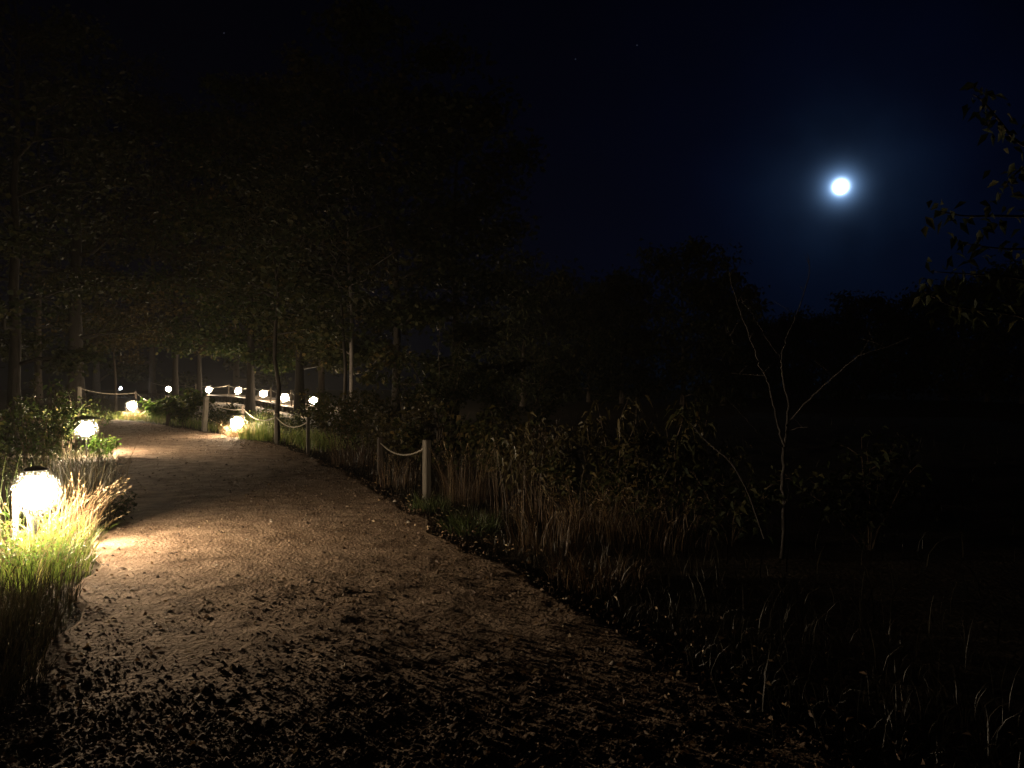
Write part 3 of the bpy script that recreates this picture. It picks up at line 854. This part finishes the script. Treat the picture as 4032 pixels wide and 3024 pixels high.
# ---------------------------------------------------------------- shrubs and weeds
def make_shrub(u, d, h, r, seed, label, leaf='leaf_green', nst=9, nl=900, ls=0.07, aspect=0.5, shape='leaf', up=1.0, name='shrub', cat='shrub', group='shrubs and weeds beside the path', droop=0.25, low=0.25, z0=-0.06, clump=0.09, x=None, down=-0.2):
    rs = np.random.RandomState(seed); R = random.Random(seed)
    root = empty(name, (gx(u, d) if x is None else x, d, z0))
    m = MB(); pts_all = []
    for k in range(nst):
        az = k * 2.4 + R.uniform(-0.6, 0.6); rr = r * R.uniform(0.25, 1.0); hh = h * R.uniform(0.6, 1.0) * (1.0 - 0.25 * (rr / r) / max(up, .3))
        b = Vector((math.cos(az), math.sin(az), 0)) * r * 0.15 * R.random()
        pts = []
        for j in range(6):
            t = j / 5
            p = b + Vector((math.cos(az) * rr * t ** 1.3, math.sin(az) * rr * t ** 1.3, hh * (t - 0.22 * (1 - up) * t ** 3)))
            p += Vector((R.gauss(0, 0.02), R.gauss(0, 0.02), 0)) * h * t
            pts.append(p)
        w = 0.004 + 0.004 * h
        m.tube(pts, [w * (1.15 - 0.19 * j) for j in range(6)], 4)
        pts_all.append(pts)
        for j in (2, 3, 4):
            if R.random() < 0.7:
                a = az + R.uniform(-1.5, 1.5); s = r * R.uniform(0.2, 0.5)
                q = [pts[j], pts[j] + Vector((math.cos(a) * s * .5, math.sin(a) * s * .5, s * 0.35)), pts[j] + Vector((math.cos(a) * s, math.sin(a) * s, s * 0.5))]
                m.tube(q, [w * 0.5, w * 0.35, w * 0.15], 4); pts_all.append(q)
    m.build('stems', M['stem'], root)
    P = np.zeros((nl, 3))
    for i in range(nl):
        q = R.choice(pts_all); t = R.uniform(low, 1.0) if len(q) > 3 else R.uniform(0.3, 1)
        x_ = t * (len(q) - 1); j = min(int(x_), len(q) - 2); P[i] = tuple(q[j].lerp(q[j + 1], x_ - j))
    P += rs.normal(0, clump, P.shape)
    P[:, 2] = np.maximum(P[:, 2], 0.06)
    D = rs.normal(0, 1, (nl, 3)); D[:, 2] = D[:, 2] * 0.45 + down
    L = ls * rs.uniform(0.6, 1.35, nl)
    if shape == 'lobed': V, T = lobed(P, D, L, rs)
    else: V, T = leaves(P, D, L, L * aspect, rs, droop)
    np_mesh('foliage', V, T, M[leaf], root)
    return tag(root, label, cat, group)

SH = [
    # left side
    (95, 12.5, 2.0, 1.0, 101, 'leafy bush at the left edge with sparkling leaf tips, behind the nearest lamp', dict(leaf='leaf_green', nl=900, ls=0.085, nst=10)),
    (150, 15.0, 1.75, 0.75, 102, 'leafy bush just behind and left of the second lamp', dict(leaf='leaf_green', nl=1000, ls=0.08, nst=10)),
    (262, 17.6, 1.75, 0.6, 126, 'bush with leaf tips glowing just above the second lamp', dict(leaf='leaf_green', nl=700, ls=0.09, nst=10)),
    (20, 10.0, 1.3, 0.7, 103, 'dark low bush at the left edge beyond the nearest lamp', dict(leaf='leaf_green', nl=500, ls=0.08)),
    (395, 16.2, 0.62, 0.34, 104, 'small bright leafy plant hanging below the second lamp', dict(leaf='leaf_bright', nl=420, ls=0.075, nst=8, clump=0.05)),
    (285, 19.5, 1.6, 1.0, 105, 'bush behind the second lamp hiding the path bend', dict(leaf='leaf_green', nl=900, ls=0.09)),
    (190, 21.0, 2.4, 1.4, 106, 'tall dim bush left of the far bend', dict(leaf='leaf_olive', nl=1000, ls=0.1)),
    (232, 7.6, 0.72, 0.22, 127, 'small fresh green weed beside the tan grass right of the nearest lamp', dict(leaf='leaf_bright', nl=26, ls=0.085, nst=3, aspect=0.6, low=0.7, clump=0.03)),
    (20, 7.0, 0.75, 0.3, 128, 'bluish green leafy weed left of the glaring post', dict(leaf='leaf_bright', nl=70, ls=0.10, nst=5, aspect=0.4, clump=0.04)),
    (60, 6.35, 0.40, 0.36, 129, 'small leaved green weed in the bright grass below the nearest lamp', dict(leaf='leaf_bright', nl=420, ls=0.032, nst=12, aspect=0.6, clump=0.05, low=0.1)),
    (215, 6.5, 0.30, 0.28, 130, 'low small leaved weed at the path edge under the tan grass', dict(leaf='leaf_bright', nl=320, ls=0.028, nst=10, aspect=0.6, clump=0.05, low=0.1)),
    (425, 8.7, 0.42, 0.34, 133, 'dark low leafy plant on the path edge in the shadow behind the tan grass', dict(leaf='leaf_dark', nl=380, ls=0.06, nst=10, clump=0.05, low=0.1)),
    # far bend and centre
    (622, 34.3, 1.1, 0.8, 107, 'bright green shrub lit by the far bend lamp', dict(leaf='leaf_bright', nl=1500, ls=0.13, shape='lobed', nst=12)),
    (720, 30.0, 1.75, 1.1, 108, 'darker taller shrub between the dark post and the thick leaning post', dict(leaf='leaf_green', nl=2000, ls=0.13, shape='lobed', nst=12)),
    (870, 27.5, 1.05, 0.95, 109, 'dark shrub behind the rope left of the low lamp', dict(leaf='leaf_dark', nl=1100, ls=0.11)),
    (1010, 25.0, 0.95, 0.9, 110, 'low shrub right behind the lamp in pale grass', dict(leaf='leaf_green', nl=1100, ls=0.09)),
    (1130, 22.8, 1.0, 0.8, 111, 'dark shrub at the foot of the thin dark trunk', dict(leaf='leaf_dark', nl=1000, ls=0.09)),
    (1330, 19.0, 1.9, 1.2, 112, 'dark bushy shrub right of the last lit rope swag', dict(leaf='leaf_olive', nl=1700, ls=0.1, nst=12)),
    (1450, 16.0, 2.0, 1.1, 113, 'brown tinged shrub above the short dim post', dict(leaf='leaf_olive', nl=1500, ls=0.09, nst=12)),
    (1590, 14.4, 1.75, 0.9, 114, 'shrub with broad olive leaves behind the sagging rope', dict(leaf='leaf_dry', nl=1100, ls=0.10, nst=11)),
    (1760, 13.0, 1.55, 0.9, 115, 'shrub with scattered round leaves right behind the nearest pale post', dict(leaf='leaf_olive', nl=1100, ls=0.10, nst=11, aspect=0.75)),
    (1960, 11.4, 1.5, 0.8, 116, 'dark shrub behind the rusty grass right of the nearest pale post', dict(leaf='leaf_olive', nl=1100, ls=0.10)),
    (2120, 9.6, 1.45, 0.7, 117, 'weedy shrub with pale drooping leaves left of the tall weeds', dict(leaf='leaf_dry', nl=800, ls=0.11, aspect=0.35, droop=0.5)),
    (2050, 19.0, 3.2, 1.6, 118, 'tall dark shrub filling the dark behind the weeds', dict(leaf='leaf_dark', nl=1600, ls=0.12)),
    (1720, 19.0, 3.4, 1.6, 119, 'tall dark shrub behind the nearest post, under the dark trees', dict(leaf='leaf_dark', nl=1600, ls=0.12)),
    (2420, 8.8, 1.75, 0.55, 120, 'tall weed with drooping pale leaf rows, left of the two', dict(leaf='leaf_dry', nl=420, ls=0.13, aspect=0.28, droop=0.75, up=0.9, nst=6, low=0.45, clump=0.05, name='tall_weed', cat='weed', down=-0.1)),
    (2640, 8.8, 2.25, 0.55, 121, 'tallest leafy weed with curled drooping leaves, left of the bare sapling', dict(leaf='leaf_olive', nl=520, ls=0.13, aspect=0.28, droop=0.75, up=0.9, nst=6, low=0.45, clump=0.05, name='tall_weed', cat='weed', down=-0.1)),
    (2280, 9.0, 1.2, 0.6, 131, 'leafy shrub between the tall tan stalks and the drooping weed', dict(leaf='leaf_olive', nl=700, ls=0.08, aspect=0.5)),
    (2520, 8.2, 1.1, 0.55, 132, 'leafy dark shrub between the two tall weeds', dict(leaf='leaf_olive', nl=600, ls=0.08, aspect=0.45)),
    (2730, 8.6, 1.5, 0.5, 122, 'short leafy weed behind the leaning cane', dict(leaf='leaf_olive', nl=380, ls=0.10, aspect=0.35, droop=0.5, nst=6)),
    (2880, 7.6, 1.0, 0.6, 123, 'low dark weeds at the foot of the bare sapling', dict(leaf='leaf_dark', nl=450, ls=0.09)),
    (3420, 7.5, 1.5, 0.8, 124, 'barely seen dark bush right of the bare sapling', dict(leaf='leaf_dark', nl=700, ls=0.09)),
]
for (u, d, h, r, s, lab, kw) in SH:
    make_shrub(u, d, h, r, s, lab, **kw)

# ---------------------------------------------------------------- grasses
def gz(x, y):
    return -0.06 + 0.02 * fbm(x, y, 1.3, 3, 2.2)

def tussock(u, d, r, n, h, m, seed, label, lean=0.35, az=None, w=0.006, name='grass_tussock', seeds=0, spread=1.0, sm='grass_dry', x=None):
    rs = np.random.RandomState(seed)
    x0 = gx(u, d) if x is None else x
    a = rs.uniform(0, 2 * math.pi, n); q = r * np.sqrt(rs.uniform(0, 1, n))
    P = np.stack([q * np.cos(a), q * np.sin(a), np.zeros(n)], 1)
    A = a + rs.normal(0, 0.9, n) if az is None else rs.normal(az, spread, n)
    H = h * rs.uniform(0.45, 1.1, n)
    V, T = blades(P, H, H * lean * rs.uniform(0.2, 1.6, n), A, w * rs.uniform(0.6, 1.4, n), rs)
    T = np.concatenate([T[:, [0, 1, 2]], T[:, [0, 2, 3]]]); nb = len(T)
    if seeds:
        a = rs.uniform(0, 2 * math.pi, seeds); q = r * 0.8 * np.sqrt(rs.uniform(0, 1, seeds))
        P = np.stack([q * np.cos(a), q * np.sin(a), np.zeros(seeds)], 1)
        A = a + rs.normal(0, 0.9, seeds) if az is None else rs.normal(az, spread * 0.8, seeds)
        H = h * rs.uniform(0.8, 1.3, seeds); ln = H * lean * rs.uniform(0.3, 1.5, seeds)
        parts = [blades(P, H, ln, A, np.full(seeds, w * 0.55), rs, 0.8)]
        Vs = parts[0][0].reshape(seeds, -1, 3); tip = (Vs[:, -1] + Vs[:, -2]) / 2; pre = (Vs[:, -3] + Vs[:, -4]) / 2
        dr = nrm(tip - pre)
        k = 10
        PP = np.repeat(tip, k, 0) - np.repeat(dr, k, 0) * (rs.uniform(0, 1, (seeds * k, 1)) * 0.16)
        az2 = rs.normal(0, 0.35, (seeds * k, 3)) + np.repeat(dr, k, 0)
        V2, T2 = leaves(PP, az2, rs.uniform(0.02, 0.05, seeds * k), 0.006, rs, 0.1)
        q4 = parts[0][1]
        V, T = join([(V, T), (parts[0][0], np.concatenate([q4[:, [0, 1, 2]], q4[:, [0, 2, 3]]])), (V2, T2)])
    o = np_mesh(name, V, T, M[m]); o.location = (x0, d, -0.05)
    if seeds and sm != m:
        o.data.materials.append(M[sm])
        mi = np.zeros(len(o.data.polygons), dtype=np.int32); mi[nb:] = 1
        o.data.polygons.foreach_set('material_index', mi)
    return tag(o, label, 'grass', 'grass tussocks beside the path')

x1 = gx(140, 7.0)
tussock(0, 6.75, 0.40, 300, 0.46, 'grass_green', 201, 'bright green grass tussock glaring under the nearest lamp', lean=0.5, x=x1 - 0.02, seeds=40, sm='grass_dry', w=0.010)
tussock(0, 7.5, 0.24, 220, 0.62, 'grass_dry', 202, 'tan dry grass leaning over the path edge right of the nearest lamp', lean=0.45, az=-0.2, spread=1.0, x=x1 + 0.04, seeds=40, w=0.011)
tussock(0, 6.15, 0.45, 300, 0.36, 'grass_green', 203, 'dim green grass in front of the nearest lamp', lean=0.5, x=-4.0, seeds=40, sm='grass_dry', w=0.009)
tussock(0, 7.4, 0.35, 36, 0.95, 'grass_mid', 204, 'tall green stalks at the left edge beside the glaring post', lean=0.25, x=x1 - 0.55, w=0.010)
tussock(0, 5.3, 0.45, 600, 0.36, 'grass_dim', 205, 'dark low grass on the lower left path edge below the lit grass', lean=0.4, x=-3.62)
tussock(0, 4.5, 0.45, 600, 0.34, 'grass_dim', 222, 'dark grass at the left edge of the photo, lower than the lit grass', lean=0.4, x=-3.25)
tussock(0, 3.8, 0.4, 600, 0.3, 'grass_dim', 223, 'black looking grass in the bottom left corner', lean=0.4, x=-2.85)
tussock(0, 10.4, 0.7, 22, 1.1, 'grass_rust', 206, 'dead tan stems standing behind the nearest lamp', lean=0.2, x=-6.25, w=0.010, seeds=14)
tussock(0, 12.0, 0.7, 18, 1.0, 'grass_rust', 207, 'dead tan stems between the two nearest lamps', lean=0.25, x=-7.0, w=0.012, seeds=14)
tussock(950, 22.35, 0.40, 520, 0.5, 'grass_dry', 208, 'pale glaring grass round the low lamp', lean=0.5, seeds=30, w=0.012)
tussock(1010, 21.6, 0.5, 360, 0.8, 'grass_green', 209, 'dim green grass right of the low lamp under the rope', lean=0.3, seeds=16, w=0.012, sm='grass_green')
tussock(885, 23.6, 0.22, 40, 0.75, 'grass_dry', 210, 'few arching pale blades left of the low lamp', lean=0.9, az=3.0, spread=0.7, w=0.014)
tussock(530, 34.8, 0.5, 220, 0.45, 'grass_dry', 211, 'pale grass at the foot of the far bend lamp', lean=0.5, w=0.015)
tussock(1830, 10.2, 0.34, 200, 0.75, 'grass_rust', 212, 'rusty upright grass clump right of the nearest pale post', lean=0.32, seeds=40, w=0.006)
tussock(1690, 9.6, 0.28, 240, 0.26, 'grass_mid', 213, 'small green tuft in front of the nearest pale post', lean=0.8)
tussock(1850, 8.2, 0.32, 280, 0.30, 'grass_mid', 214, 'green tuft of arching blades on the right path edge', lean=1.0, w=0.008)
tussock(2060, 9.0, 0.45, 45, 0.95, 'grass_rust', 215, 'tall tan stalks in the middle of the right verge', lean=0.15, seeds=30, w=0.008, sm='grass_rust')
tussock(2330, 8.2, 0.55, 260, 0.55, 'grass_rust', 216, 'broad rusty grass clump below the drooping weed', lean=0.6, seeds=60, w=0.006)
tussock(2560, 7.6, 0.6, 180, 0.5, 'grass_rust', 217, 'dim rusty grass left of the leaning cane', lean=0.6, seeds=50, w=0.006)
tussock(2150, 7.4, 0.4, 180, 0.45, 'grass_rust', 218, 'low rusty grass in front of the tall tan stalks', lean=0.4, seeds=30, w=0.006)
tussock(1560, 11.9, 0.4, 130, 0.5, 'grass_rust', 219, 'sparse dry grass left of the nearest pale post', lean=0.35, seeds=24, w=0.007)
tussock(1400, 15.0, 0.5, 240, 0.6, 'grass_rust', 220, 'rusty grass on the verge left of the short dim post', lean=0.35, seeds=20, w=0.009)
tussock(2350, 6.1, 0.4, 300, 0.3, 'grass_rust', 221, 'short faded grass where the right verge fades to dark', lean=0.6, w=0.006)

tussock(0, 6.9, 0.2, 240, 0.42, 'grass_green', 224, 'thin green grass added on the path edge right below the tan blades', lean=0.5, x=-4.12, seeds=10, sm='grass_dry', w=0.007)  # tussock put in to filter lamp light falling on the bright pool

tussock(0, 7.95, 0.36, 520, 0.92, 'grass_black', 225, 'dark grass added behind the tan blades to shade the path', lean=0.35, x=-4.72, w=0.010)  # light blocker: tussock added to cast shade over the path behind

def verge_grass():
    rs = np.random.RandomState(301)
    parts = []
    # right side
    n = 9000
    d = 3.0 * (24 / 3.0) ** rs.uniform(0, 1, n)
    e = edge_x(RI[:17], d)
    x = e - 0.06 + np.abs(rs.normal(0, 1, n)) * (0.55 + 0.05 * d)
    h = rs.uniform(0.04, 0.20, n) * np.clip(0.4 + (x - e) * 0.7, 0.4, 1.6)
    P1 = np.stack([x, d, np.array([gz(a, b) for a, b in zip(x, d)])], 1)
    V1, T1 = blades(P1, h, h * rs.uniform(0.2, 1.1, n), rs.uniform(0, 2 * math.pi, n), rs.uniform(0.004, 0.009, n) * (0.8 + d / 18), rs, seg=3)
    tag(np_mesh('dry_grass', V1, T1, M['grass_dim']), 'short rusty and tan grass covering the right verge', 'grass', kind='stuff')
    n = 9000
    d = 3.0 * (30 / 3.0) ** rs.uniform(0, 1, n)
    e = edge_x(LE[:17], d)
    x = e - 0.02 - np.abs(rs.normal(0, 1, n)) * (0.7 + 0.04 * d)
    h = rs.uniform(0.05, 0.24, n) * np.clip(0.35 + (e - x) * 0.9, 0.35, 1.5)
    P2 = np.stack([x, d, np.array([gz(a, b) for a, b in zip(x, d)])], 1)
    V2, T2 = blades(P2, h, h * rs.uniform(0.2, 1.1, n), rs.uniform(0, 2 * math.pi, n), rs.uniform(0.004, 0.009, n) * (0.8 + d / 18), rs, seg=3)
    tag(np_mesh('grass', V2, T2, M['grass_dull']), 'short green grass covering the left verge', 'grass', kind='stuff')
    # far verge behind the bend
    n = 5000
    s = rs.uniform(11, 17.5, n)
    q = spline(RI, s)
    P3 = np.stack([q[:, 0] + np.abs(rs.normal(0, 0.8, n)) + 0.15, q[:, 1] + np.abs(rs.normal(0, 1.2, n)) + 0.2, np.full(n, -0.05)], 1)
    h = rs.uniform(0.12, 0.5, n)
    V3, T3 = blades(P3, h, h * rs.uniform(0.2, 0.8, n), rs.uniform(0, 2 * math.pi, n), rs.uniform(0.008, 0.016, n), rs, seg=3)
    tag(np_mesh('verge_grass', V3, T3, M['grass_green']), 'taller green grass along the outer side of the far bend', 'grass', kind='stuff')
    # dark meadow to the right
    n = 800
    d = 3.2 * (40 / 3.2) ** rs.uniform(0, 1, n); x = d * rs.uniform(0.02, 0.8, n) ** 1.6 + 1.0
    h = rs.uniform(0.10, 0.42, n)
    V4, T4 = blades(np.stack([x, d, np.full(n, -0.07)], 1), h, h * rs.uniform(0.1, 0.7, n), rs.uniform(0, 2 * math.pi, n), rs.uniform(0.005, 0.01, n) * (0.8 + d / 12), rs, seg=3)
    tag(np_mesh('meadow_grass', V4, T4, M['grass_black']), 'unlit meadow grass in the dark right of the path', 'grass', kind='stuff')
verge_grass()

def make_twig(pts, r, label):
    m = MB(); m.tube(pts, [r, r * 0.8, r * 0.5][:len(pts)] if len(pts) == 3 else r, 5)
    o = m.build('twig', M['stem']); tag(o, label, 'twig', 'twigs lying on the path')
make_twig([(-3.62, 5.98, 0.03), (-3.5, 5.62, 0.06), (-3.42, 5.38, 0.03)], 0.006, 'pale split twig on the path near the lower left edge')
make_twig([(-2.95, 6.55, 0.03), (-2.7, 6.62, 0.035), (-2.45, 6.7, 0.03)], 0.003, 'dark thin stick lying at the edge of the bright pool on the path')

# ---------------------------------------------------------------- moon and stars
def sky_ball(name, u, v, dist, r, m, label, cat, group=None):
    b = MB(); V, f = ico(r, sub=4 if name == 'moon' else 1); b.add(V, f)
    o = b.build(name, m, None, True)
    o.location = Vector((0, 0, CAM_H)) + Vector(((u - 2016) / F, 1, (1512 - v) / F)) * dist
    o.visible_shadow = True
    tag(o, label, cat, group)
    o.visible_diffuse = True
sky_ball('moon', 3310, 736, 1000, 9.3, M['moon'], 'bright full moon in the dark blue sky with a pale halo', 'moon')
sky_ball('star', 882, 130, 1200, 0.42, M['star'], 'faint star at the upper left over the trees', 'star', 'stars')
sky_ball('star', 2266, 233, 1200, 0.48, M['star'], 'faint star near the top, left one of the close pair', 'star', 'stars')
sky_ball('star', 2508, 178, 1200, 0.42, M['star'], 'faint star near the top, right one of the close pair', 'star', 'stars')

# ---------------------------------------------------------------- night mist
def build_haze():
    b = MB(); b.box((0, 0, 14.0), (396, 396, 32.0))
    m, nt, o = mat('night_haze')
    p = nt.nodes.new('ShaderNodeVolumePrincipled')
    p.inputs['Color'].default_value = (0.92, 0.92, 0.92, 1)
    p.inputs['Density'].default_value = HAZE
    p.inputs['Anisotropy'].default_value = 0.35
    nt.links.new(p.outputs[0], o.inputs['Volume'])
    h = b.build('haze', m)
    tag(h, 'thin night mist glowing round the lamps', 'haze', kind='stuff')
build_haze()
